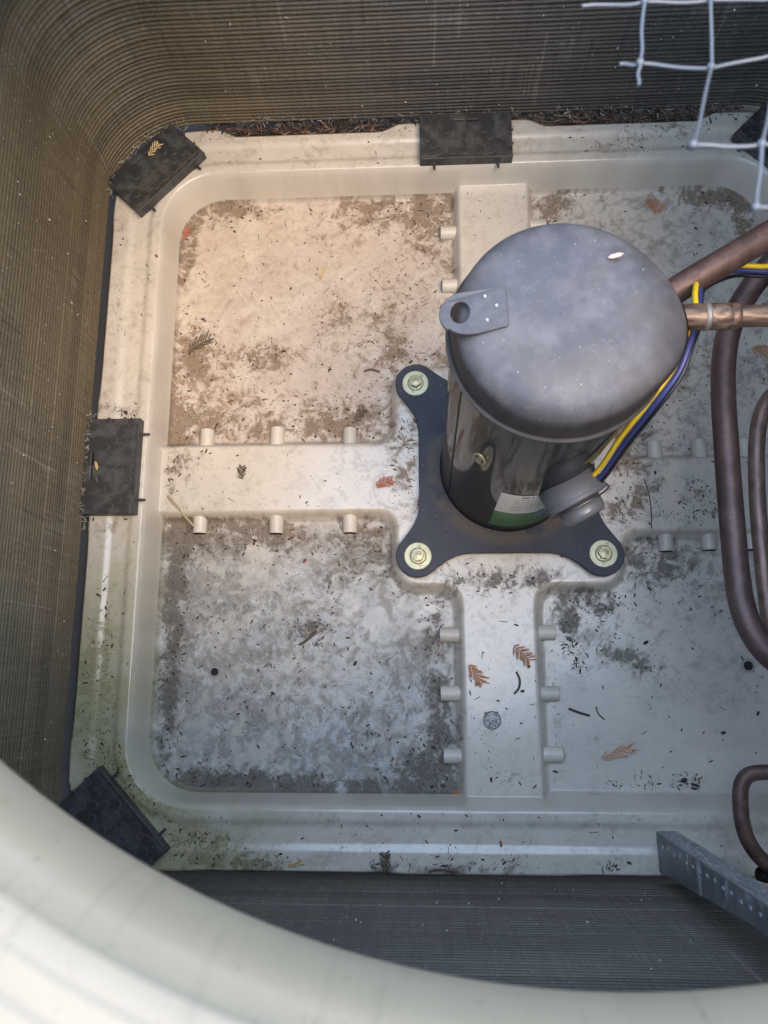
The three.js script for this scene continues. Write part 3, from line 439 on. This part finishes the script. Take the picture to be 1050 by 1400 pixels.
{
  const o = thing('corner_pipe', 'small brown copper tube bent in a loop near the galvanized bracket', 'copper pipe');
  part('tube', tube([[0.255, 0.108, 0.302], [0.230, 0.105, 0.301], [0.205, 0.101, 0.301], [0.193, 0.10, 0.304], [0.1865, 0.10, 0.313], [0.1845, 0.10, 0.328], [0.1850, 0.10, 0.344], [0.1885, 0.10, 0.358], [0.196, 0.10, 0.370], [0.206, 0.10, 0.378], [0.225, 0.10, 0.384]], 0.0066, 90, 20), oxide, o);
  part('rubber_sleeve', tube([[0.199, 0.088, 0.387], [0.212, 0.086, 0.390], [0.235, 0.084, 0.392]], 0.0058, 16, 14), black, o);
}

// ---------------------------------------------------------------- wires
{
  const run = (dx, dy, dz) => [[0.046, 0.188, 0.066], [0.056, 0.212, 0.056], [0.062, 0.255, 0.045], [0.071, 0.300, 0.033], [0.0855, 0.318, 0.0135], [0.0945, 0.322, -0.009], [0.103, 0.318, -0.028], [0.112, 0.298, -0.053], [0.131, 0.262, -0.083], [0.160, 0.246, -0.101], [0.190, 0.243, -0.1015], [0.224, 0.243, -0.103]].map(p => [p[0] + dx, p[1] + dy, p[2] + dz]);
  const w = (name, label, mat, d, r) => { const o = thing(name, label, 'wire'); part('insulation', tube(run(...d), r * 1.15, 140, 12), mat, o); };
  w('yellow_wire', 'yellow insulated wire curving around the compressor from the terminal cover', std([0.75, 0.52, 0.02], 0.42), [-0.0022, 0.003, -0.0022], 0.0018);
  w('blue_wire', 'dark blue insulated wire running beside the yellow one', std([0.035, 0.045, 0.16], 0.4), [0.0012, 0.001, 0.0012], 0.0018);
  w('black_wire', 'black insulated wire on the outer side of the blue one', std([0.012, 0.012, 0.014], 0.4), [0.0036, -0.003, 0.0034], 0.0014);
}

// ---------------------------------------------------------------- coil clips
{
  const plasticTex = tex(256, 256, (u, v, o) => { const n = fbm(u * 14, v * 10, 4), sp = sst(0.86, 0.95, vn(u * 120, v * 90)); const k = 0.030 + 0.035 * sst(0.35, 0.75, n); o[0] = k + 0.10 * sp * n; o[1] = k + 0.09 * sp * n; o[2] = k * 0.98 + 0.075 * sp * n; });
  const pm = new THREE.MeshPhysicalMaterial({ map: plasticTex, roughness: 0.5 });
  const L = 0.102, Wd = 0.056, Hh = 0.0105;
  const s = new THREE.Shape(); s.moveTo(-L / 2, 0); s.lineTo(L / 2, 0); s.lineTo(L / 2, Wd); s.lineTo(-L / 2, Wd); s.closePath();
  for (const x of [-0.0085, 0.0075]) { const h = new THREE.Path(); h.moveTo(x - 0.007, Wd - 0.010); h.lineTo(x - 0.007, Wd - 0.0065); h.lineTo(x + 0.007, Wd - 0.0065); h.lineTo(x + 0.007, Wd - 0.010); h.closePath(); s.holes.push(h); }
  const bg = new THREE.ExtrudeGeometry(s, { depth: Hh, bevelEnabled: true, bevelThickness: 0.001, bevelSize: 0.001, bevelSegments: 2 }); bg.rotateX(-Math.PI / 2);  // front edge at z = 0, the coil lies at -z, y up
  { const p = bg.attributes.position, q = bg.attributes.uv; for (let i = 0; i < q.count; i++) q.setXY(i, p.getX(i) / 0.1, p.getZ(i) / 0.1); }
  const arcs = []; for (let r = 0; r < 4; r++) for (let k = 0; k < 7; k++) { const t = new THREE.TorusGeometry(0.0038, 0.0008, 6, 12, Math.PI); t.rotateZ(Math.PI); t.rotateX(-Math.PI / 2); t.translate(-0.045 + k * 0.0145 + (r % 2) * 0.007, Hh + 0.0012, -0.008 - r * 0.0088); arcs.push(t); }
  const peg = new THREE.CylinderGeometry(0.0013, 0.0016, 0.009, 10).rotateX(Math.PI / 2);
  const make = () => {
    const o = new THREE.Group(); part('clip_body', bg, pm, o);
    const lip = part('front_lip', new RoundedBoxGeometry(L, 0.0022, 0.0022, 2, 0.0008), pm, o); lip.position.set(0, Hh + 0.0006, 0.0);
    const tr = part('tread', arcs.map(a => a.clone()), std([0.062, 0.058, 0.052], 0.6), o); tr.userData.kind = 'stuff';
    for (const x of [-0.036, 0.036]) { const p = part('peg', peg, pm, o); p.position.set(x, 0.004, 0.005); }
    return o;
  };
  const proto = make();
  [['black plastic coil clip under the middle of the far coil wall', [-0.036, 0.0455, -0.3535], 0],
   ['black plastic coil clip halfway along the left coil wall', [-0.3905, 0.0455, 0.001], Math.PI / 2],
   ['black plastic coil clip in the far left corner, with leaf bits on it', [-0.3735, 0.0455, -0.3355], Math.PI / 4 + 0.02],
   ['black plastic coil clip in the shadowed near left corner beside the rim', [-0.3715, 0.0455, 0.3425], 3 * Math.PI / 4 - 0.02],
   ['black plastic coil clip in the far right corner behind the wire mesh', [0.2985, 0.0455, -0.3365], -Math.PI / 4],
  ].forEach(([label, p, turn], i) => { const o = i ? proto.clone() : proto; o.name = numbered('coil_clip'); o.position.set(...p); o.rotation.y = turn; scene.add(o); tag(o, label, 'clip', 'coil clips round the pan'); });
}

// ---------------------------------------------------------------- galvanized end bracket of the coil
{
  const galv = tex(512, 512, (u, v, o) => { const n = fbm(u * 10, v * 40, 4), c = vn(u * 30, v * 120), sp = sst(0.66, 0.8, fbm(u * 22 + 3, v * 70, 3)); const k = 0.10 + 0.14 * n + 0.12 * (c - 0.5) + 0.34 * sp; o[0] = k * 0.88; o[1] = k * 1.0; o[2] = k * 1.08; });
  const gmt = new THREE.MeshPhysicalMaterial({ map: galv, roughness: 0.45, metalness: 0.35 });
  const b = thing('coil_end_bracket', 'galvanized angle bracket standing upright at the end of the near coil', 'bracket', [0.126, 0.044, 0.362]);
  const H = 0.5, web = (() => { const w = new THREE.Shape(); w.moveTo(0, 0); w.lineTo(-0.034, 0); w.lineTo(-0.0185, 0.21); w.lineTo(-0.017, H); w.lineTo(0, H); w.closePath(); return new THREE.ExtrudeGeometry(w, { depth: 0.0014, bevelEnabled: false }).rotateY(Math.PI / 2); })(), flg = new THREE.BoxGeometry(0.0185, H, 0.0014).translate(0.0093, H / 2, -0.0008);
  part('web', web, gmt, b); part('flange', flg, (() => { const m = gmt.clone(); m.color.setRGB(1.7, 1.6, 1.5); return m; })(), b);  // flange gets a lighter copy, standing for the light it faces
  const dg = new THREE.SphereGeometry(0.0020, 10, 8); dg.scale(0.35, 1.3, 1);
  for (let k = 0; k < 20; k++) for (const z of [0.008]) { const d = part('dimple', dg, std([0.34, 0.38, 0.42], 0.4, 0.4), b); d.position.set(-0.0002, 0.02 + k * 0.016 + (z > 0.01 ? 0.006 : 0), z + rr(-0.0015, 0.0015)); }
}

// ---------------------------------------------------------------- hardware cloth over the right of the opening
{
  const mesh = thing('wire_mesh', 'galvanized square wire mesh with cut ends hanging over the far right', 'wire mesh');
  const wm = std([0.10, 0.103, 0.108], 0.35, 0.5), wr = 0.00066;
  // nodes[row][col]; rows run away from the camera (0 = farthest in view), columns to the right
  const node = (r, c) => {
    const base = { 0: [[-0.0120, -0.006]], 1: [], 2: [], 3: [] };
    const K = { '0,0': [-0.0030, 0.573, -0.0335], '0,1': [0.0215, 0.573, -0.0330], '1,0': [-0.0072, 0.575, -0.0045], '1,1': [0.0175, 0.577, 0.0005], '2,1': [0.0005, 0.597, 0.0475], '2,2': [0.0225, 0.597, 0.0482], '3,2': [0.0170, 0.600, 0.0730] };
    if (K[r + ',' + c]) return K[r + ',' + c];
    const j = (hash(r * 31 + 5, c * 17 + 3) - 0.5) * 0.002;
    const dz = 0.0245;
    const rowBase = { '-1': [-0.0005, 0.570, -0.066], 0: [-0.003, 0.573, -0.0335], 1: [-0.0075, 0.576, -0.0065], 2: [-0.0220, 0.597, 0.0470], 3: [-0.0290, 0.600, 0.0725] }[r];
    const f = clamp(c / 11);
    return [rowBase[0] + 0.0248 * c + j, lerp(rowBase[1], 0.622, f * f), rowBase[2] + 0.0009 * c + j];
  };
  const bend = (pts) => { const out = []; pts.forEach((p, i) => { out.push(p); if (i < pts.length - 1) { const n = pts[i + 1]; for (const t of [0.22, 0.5, 0.78]) out.push([lerp(p[0], n[0], t) + 0.0009 * (hash(i * 7 + pts.length, t * 50) - 0.5), lerp(p[1], n[1], t) - 0.0006 * Math.sin(Math.PI * t), lerp(p[2], n[2], t) + 0.0011 * (hash(i * 5 + 3, t * 90) - 0.5)]); } }); return out; };
  const strand = (pts) => part('wire_strand', tube(bend(pts), wr, pts.length * 12, 10), wm, mesh);
  const ext = (a, b, t) => [a[0] + (a[0] - b[0]) * t, a[1] + (a[1] - b[1]) * t - 0.001, a[2] + (a[2] - b[2]) * t];
  const first = { '-1': 0, 0: 0, 1: 0, 2: 1, 3: 2 }, stub = { '-1': 0.3, 0: 0.95, 1: 0.28, 2: 0.05, 3: 0.05 };
  for (const r of [-1, 0, 1, 2, 3]) { const pts = []; for (let c = first[r]; c <= 11; c++) pts.push(node(r, c)); if (r === 3) pts.splice(0, 0); strand([ext(pts[0], pts[1], stub[r]), ...pts]); }
  for (let c = 0; c <= 11; c++) { const pts = []; for (const r of [-1, 0, 1, 2, 3]) if (c >= first[r]) pts.push(node(r, c)); const n = pts.length; strand([...pts, ext(pts[n - 1], pts[n - 2], c === 0 ? 0.36 : 0.04)].map(p => [p[0], p[1] + 0.0011, p[2]])); }
  const wg = new THREE.SphereGeometry(0.0016, 10, 8);
  const ws = []; for (const r of [-1, 0, 1, 2, 3]) for (let c = first[r]; c <= 11; c++) { const p = node(r, c); const g = wg.clone(); g.translate(p[0], p[1] + 0.0005, p[2]); ws.push(g); }
  part('weld_points', ws, wm, mesh).userData.kind = 'stuff';
}

// ---------------------------------------------------------------- leaves, twigs and grit
const floorY = (x, z) => panH(x, z);
const leafMats = [[0.48, 0.21, 0.09], [0.40, 0.17, 0.08], [0.55, 0.30, 0.18], [0.09, 0.07, 0.045], [0.38, 0.12, 0.08], [0.45, 0.36, 0.12]].map(c => std(c, 0.75, 0, { side: THREE.DoubleSide }));
const needle = (len, w) => { const g = new THREE.SphereGeometry(1, 6, 5); g.scale(len / 2, w * 0.28, w / 2); g.translate(len / 2, 0, 0); return g; };
function spray(label, x, z, turn, size, mat, pairs = 8, y, fan = 0.8, group) {
  const gs = [needle(size, 0.0013)];
  for (let k = 0; k < pairs; k++) for (const s of [-1, 1]) {
    const t = 0.08 + 0.88 * k / pairs, l = size * 0.46 * Math.sin(Math.PI * (0.22 + 0.62 * t)) * rr(0.7, 1.15), g = needle(l, 0.0014 + 0.0005 * rnd());
    g.rotateX(rr(-0.4, 0.4)); g.rotateZ(rr(0.02, 0.28)); g.rotateY(-s * (fan + rr(-0.15, 0.15))); g.translate(t * size, 0.0004, 0); gs.push(g);
  }
  const o = part('leaf_spray', gs, mat, scene); o.position.set(x, (y ?? floorY(x, z)) + 0.0016, z); o.rotation.y = turn; return tag(o, label, 'leaf', group);
}
spray('small orange needle spray on the left rib beside the compressor foot', -0.141, 0.018, 0.35, 0.021, leafMats[4], 7);
spray('orange needle spray on the near rib, nearer the left edge of the two', -0.045, 0.205, -0.95, 0.027, leafMats[0], 8, undefined, 0.7);
spray('brown needle spray on the near rib, nearer the compressor of the two', 0.001, 0.187, -0.75, 0.026, leafMats[1], 8, undefined, 0.9);
spray('pale orange branching leaf spray on the clean near right floor', 0.085, 0.301, 0.35, 0.038, leafMats[2], 6, undefined, 0.42);
spray('orange leaf spray on the far right floor behind the compressor', 0.175, -0.331, -0.75, 0.027, leafMats[0], 7, undefined, 0.8);
spray('orange leaf spray on the right floor beyond the thick pipe', 0.278, -0.140, -0.2, 0.028, leafMats[0], 7);
spray('reddish leaf scrap in the far left corner of the pan floor', -0.374, -0.295, 1.2, 0.018, leafMats[4], 6);
spray('tiny dark sprig lying on the left rib', -0.287, 0.009, 1.5, 0.017, leafMats[3], 6);
spray('dark brown sprig at the left edge of the far left floor', -0.362, -0.150, 0.55, 0.034, leafMats[3], 8, undefined, 0.6);
spray('rust coloured leaf at the foot of the near rib', -0.066, 0.334, 0.05, 0.026, leafMats[1], 5, undefined, 0.35);
spray('dark leaf clump at the near flange edge by the rim', -0.236, 0.402, 1.1, 0.026, leafMats[3], 8);
spray('dark dry leaf standing at the near flange edge', -0.128, 0.400, 1.6, 0.02, leafMats[3], 7);
spray('greenish yellow bud scrap on the near flange', -0.222, 0.395, 0.3, 0.016, leafMats[5], 3, undefined, 0.3);
spray('small dark sprig beside the top bolt of the left rib', -0.098, -0.052, 1.0, 0.02, leafMats[3], 6);
spray('dark twiggy sprig between the far floor and the foot', -0.165, -0.062, 0.9, 0.02, leafMats[3], 5);
spray('yellow curled leaf on the far left floor', -0.208, -0.238, 1.15, 0.017, leafMats[5], 2, undefined, 0.25);
spray('pale leaf bits heaped on the far left corner clip', -0.401, -0.366, 0.9, 0.022, std([0.5, 0.38, 0.2], 0.8), 6, 0.0585, 0.7);
{
  const tm = std([0.10, 0.075, 0.05], 0.8), lm = std([0.36, 0.29, 0.19], 0.8), dk = std([0.02, 0.018, 0.018], 0.7);
  const tw = (label, pts, r, m) => tag(part('twig', tube(pts.map(([x, z, dy = 0]) => [x, floorY(x, z) + r + 0.0004 + dy, z]), r, 30, 8), m, scene), label, 'twig');
  tw('curved grey brown twig at the left end of the left rib', [[-0.368, 0.026], [-0.357, 0.037, 0.001], [-0.349, 0.048, 0.003], [-0.337, 0.061, 0.006]], 0.0013, lm);
  tw('thick dark needle on the clean near right floor', [[0.058, 0.251], [0.067, 0.2545], [0.079, 0.258]], 0.0011, dk);
  tw('thin curved dark needle beside the thick one', [[0.086, 0.249], [0.088, 0.256], [0.094, 0.262]], 0.0006, dk);
  tw('long thin stalk on the right rib', [[0.146, 0.013], [0.150, 0.030], [0.151, 0.049], [0.150, 0.067]], 0.0006, tm);
  tw('curled brown stem on the near rib between the needle sprays', [[0.004, 0.214], [0.007, 0.222], [0.006, 0.230], [0.001, 0.236]], 0.0011, tm);
  tw('dark stick on the near left floor', [[-0.222, 0.186], [-0.214, 0.181], [-0.205, 0.172]], 0.0014, tm);
  tw('dark stick on the near flange by the coil', [[-0.088, 0.398], [-0.078, 0.396], [-0.060, 0.398]], 0.0012, tm);
  tw('dark twig on the far left floor near the compressor', [[-0.155, -0.122], [-0.147, -0.124], [-0.137, -0.121]], 0.0012, tm);
  // bits on the left clip and the compressor
  const bit = (label, p, turn, len, w, m, name = 'dead_leaf') => { const o = part(name, needle(len, w), m, scene); o.position.set(...p); o.rotation.y = turn; tag(o, label, 'leaf'); };
  bit('yellow curled leaf bit on the left clip', [-0.434, 0.0588, -0.004], -1.3, 0.011, 0.004, leafMats[5]);
  bit('brown leaf bit on the left clip', [-0.433, 0.0588, 0.012], -1.2, 0.010, 0.0035, leafMats[3]);
  bit('tan flat leaf lying on the compressor top', [0.025, 0.3892, -0.0325], 0.25, 0.011, 0.0035, std([0.42, 0.32, 0.24], 0.6));
  bit('black seed pod on the near right floor by the wall', [0.165, 0.0015, 0.322], 0.4, 0.008, 0.0045, dk, 'seed_pod');
  bit('black crumb beside the wall of the near right floor', [0.174, 0.0015, 0.323], -0.3, 0.011, 0.003, dk, 'seed_pod');
  bit('black crumb on the near rib', [0.007, 0.0195, 0.2335], 0.1, 0.005, 0.003, dk, 'seed_pod');
}
function scatter(name, label, geo, count, mat, place, colors) {
  const im = new THREE.InstancedMesh(geo, mat, count); im.name = numbered(name); const m = new THREE.Matrix4(), q = new THREE.Quaternion(), e = new THREE.Euler(), c = new THREE.Color();
  for (let i = 0; i < count; i++) { const p = place(i); e.set(p.rx || 0, p.ry || 0, p.rz || 0, 'YXZ'); q.setFromEuler(e); m.compose(V(...p.at), q, V(...p.s)); im.setMatrixAt(i, m); const k = colors[Math.floor(rnd() * colors.length)], t = rr(0.7, 1.2); c.setRGB(k[0] * t, k[1] * t, k[2] * t); im.setColorAt(i, c); }
  im.castShadow = im.receiveShadow = true; scene.add(im); return tag(im, label, 'litter', null, 'stuff');
}
const white = std([1, 1, 1], 0.85);
const flat = (x, z) => { const d = wallD(x, z), rb = Math.abs(ribD(x, z)); return (d < -0.008 && rb > 0.007) || (d > 0.008 && sdRB(x - PX, z - PZ, 0.403, 0.1) < -0.012 * 0 - flangeEdge(x, z) - 0.002); };
const CLUMPS = [[0.165, 0.324, 0.008], [0.178, 0.323, 0.006], [0.132, 0.326, 0.010], [0.098, 0.327, 0.009], [0.061, 0.190, 0.008], [0.070, 0.205, 0.006], [0.21, 0.045, 0.016], [0.19, 0.052, 0.012], [-0.20, 0.170, 0.018], [-0.24, 0.398, 0.014], [-0.31, 0.33, 0.022], [-0.12, 0.328, 0.03], [-0.355, 0.21, 0.02], [-0.34, 0.062, 0.02], [-0.10, -0.32, 0.03], [-0.08, 0.29, 0.014], [0.27, -0.325, 0.018], [-0.36, -0.15, 0.014], [-0.118, -0.045, 0.012], [-0.02, 0.29, 0.03], [-0.07, 0.397, 0.012], [-0.02, 0.397, 0.014], [0.08, 0.395, 0.006], [-0.345, 0.33, 0.014], [-0.37, 0.32, 0.012], [-0.405, 0.29, 0.02], [-0.33, 0.37, 0.02], [0.15, -0.385, 0.02], [-0.41, -0.062, 0.008]];
const pickSpot = (pow, lo) => { for (let k = 0; k < 400; k++) {
  if (rnd() < 0.05 && k < 60) { const c = CLUMPS[Math.floor(rnd() * CLUMPS.length)], q = () => (rnd() + rnd() + rnd() - 1.5) * c[2] * 1.4, x = c[0] + q(), z = c[1] + q(); if (flat(x, z)) return [x, z]; continue; } const x = X0 + 0.06 + 0.80 * rnd(), z = Z0 + 0.06 + 0.82 * rnd(); if (!flat(x, z)) continue; if (Math.hypot(x, z) < 0.075) continue; if (rnd() < lo + Math.pow(clamp(dirtAt(x, z)), pow)) return [x, z]; } return [0.1, 0.28]; };
const chip = new THREE.IcosahedronGeometry(1, 0);
scatter('dirt_grit', 'dark crumbs of dirt scattered over the pan', chip, 9000, white, () => { const [x, z] = pickSpot(1.5, 0.06), s = 0.00022 + 0.0010 * Math.pow(rnd(), 6) + 0.0002 * rnd(); return { at: [x, floorY(x, z) + s * 0.3, z], s: [s * rr(0.8, 2.6), s * 0.6, s * rr(0.6, 1)], ry: rr(0, 6.3), rx: rr(-0.2, 0.2) }; }, [[0.05, 0.04, 0.03], [0.07, 0.05, 0.035], [0.03, 0.028, 0.025], [0.10, 0.075, 0.05]]);
scatter('needle_litter', 'short dry brown needles strewn on the pan', new THREE.CylinderGeometry(1, 0.6, 1, 5).rotateZ(Math.PI / 2), 850, white, () => { const [x, z] = pickSpot(1.2, 0.10), l = 0.0015 + 0.008 * Math.pow(rnd(), 2), r = rr(0.00018, 0.00045); return { at: [x, floorY(x, z) + r + 0.0003, z], s: [l, r, r], ry: rr(0, 6.3), rz: rr(-0.06, 0.06) }; }, [[0.06, 0.045, 0.035], [0.12, 0.08, 0.05], [0.20, 0.11, 0.06], [0.04, 0.035, 0.03], [0.03, 0.03, 0.03]]);
scatter('leaf_crumbs', 'small brown and orange leaf crumbs scattered over the pan', new THREE.SphereGeometry(1, 6, 4), 170, white, () => { const [x, z] = pickSpot(1.0, 0.10), l = rr(0.0012, 0.0034); return { at: [x, floorY(x, z) + 0.0007, z], s: [l, 0.0005, l * rr(0.25, 0.6)], ry: rr(0, 6.3), rx: rr(-0.3, 0.3), rz: rr(-0.25, 0.25) }; }, [[0.22, 0.10, 0.05], [0.14, 0.085, 0.05], [0.05, 0.04, 0.03], [0.30, 0.20, 0.11], [0.04, 0.03, 0.028]]);
scatter('leaf_litter', 'packed dry leaf litter in the gap under the far coil', new THREE.CylinderGeometry(1, 0.5, 1, 5).rotateZ(Math.PI / 2), 1500, white, () => { const x = rr(-0.34, 0.28), z = -0.407 + rr(-0.022, 0.006), l = rr(0.006, 0.022); return { at: [x, 0.024 + rr(0, 0.022), z], s: [l, 0.0008, rr(0.0006, 0.0012)], ry: rr(0, 6.3), rz: rr(-0.5, 0.5), rx: rr(-1, 1) }; }, [[0.09, 0.055, 0.035], [0.07, 0.05, 0.033], [0.24, 0.15, 0.10], [0.035, 0.027, 0.02], [0.14, 0.095, 0.062]]);
const capY = (r) => { for (let k = 0; k < CAP.length - 1; k++) if (r < CAP[k + 1][0]) return lerp(CAP[k][1], CAP[k + 1][1], (r - CAP[k][0]) / (CAP[k + 1][0] - CAP[k][0])); return 0.36; };
scatter('pale_flecks', 'pale flecks of dust and lint on the compressor top', chip, 110, white, () => { const a = rr(0, 6.283), r = 0.056 * Math.sqrt(rnd()), s = 0.00011 + 0.00036 * Math.pow(rnd(), 8); return { at: [r * Math.cos(a), capY(r) + 0.0001, r * Math.sin(a)], s: [s * rr(1, 2.2), s * 0.5, s], ry: rr(0, 6.3) }; }, [[0.34, 0.33, 0.31], [0.26, 0.25, 0.23], [0.42, 0.41, 0.40]]);
scatter('lint_fibres', 'pale lint fibres hanging from the bottom edge of the coil', new THREE.CylinderGeometry(1, 0.6, 1, 5).rotateZ(Math.PI / 2), 420, white, (i) => { const l = rr(0.002, 0.007), w = rr(0.0002, 0.0004), left = i % 3; let at; if (left === 0) at = [PX - 0.4085 + rr(0, 0.003), rr(0.046, 0.062), rr(-0.06, 0.07)]; else if (left === 1) { const a = Math.PI + rr(0.1, 1.45); at = [PX - 0.3095 + 0.0985 * Math.cos(a), rr(0.046, 0.062), PZ - 0.3095 + 0.0985 * Math.sin(a)]; } else at = [rr(-0.30, 0.25), rr(0.046, 0.060), PZ - 0.4085 + rr(0, 0.003)]; return { at, s: [l, w, w], ry: rr(0, 6.3), rz: rr(-0.6, 0.6) }; }, [[0.40, 0.36, 0.27], [0.28, 0.24, 0.17], [0.5, 0.46, 0.38]]);
scatter('coil_lint', 'pale specks of lint caught on the coil fins', chip, 500, white, (i) => {
  const s = 0.0003 + 0.0008 * Math.pow(rnd(), 4), y = rr(0.06, 0.42), side = i % 5;
  const at = side < 2 ? [PX - 0.4085, y, rr(-0.30, 0.30)] : side < 4 ? [rr(-0.33, 0.28), y, PZ - 0.4085] : [rr(-0.33, 0.12), y, PZ + 0.4085];
  return { at, s: [s, s * rr(0.7, 2.4), s], ry: rr(0, 3) };
}, [[0.5, 0.46, 0.38], [0.6, 0.56, 0.48], [0.4, 0.34, 0.25]]);

renderer.render(scene, camera);
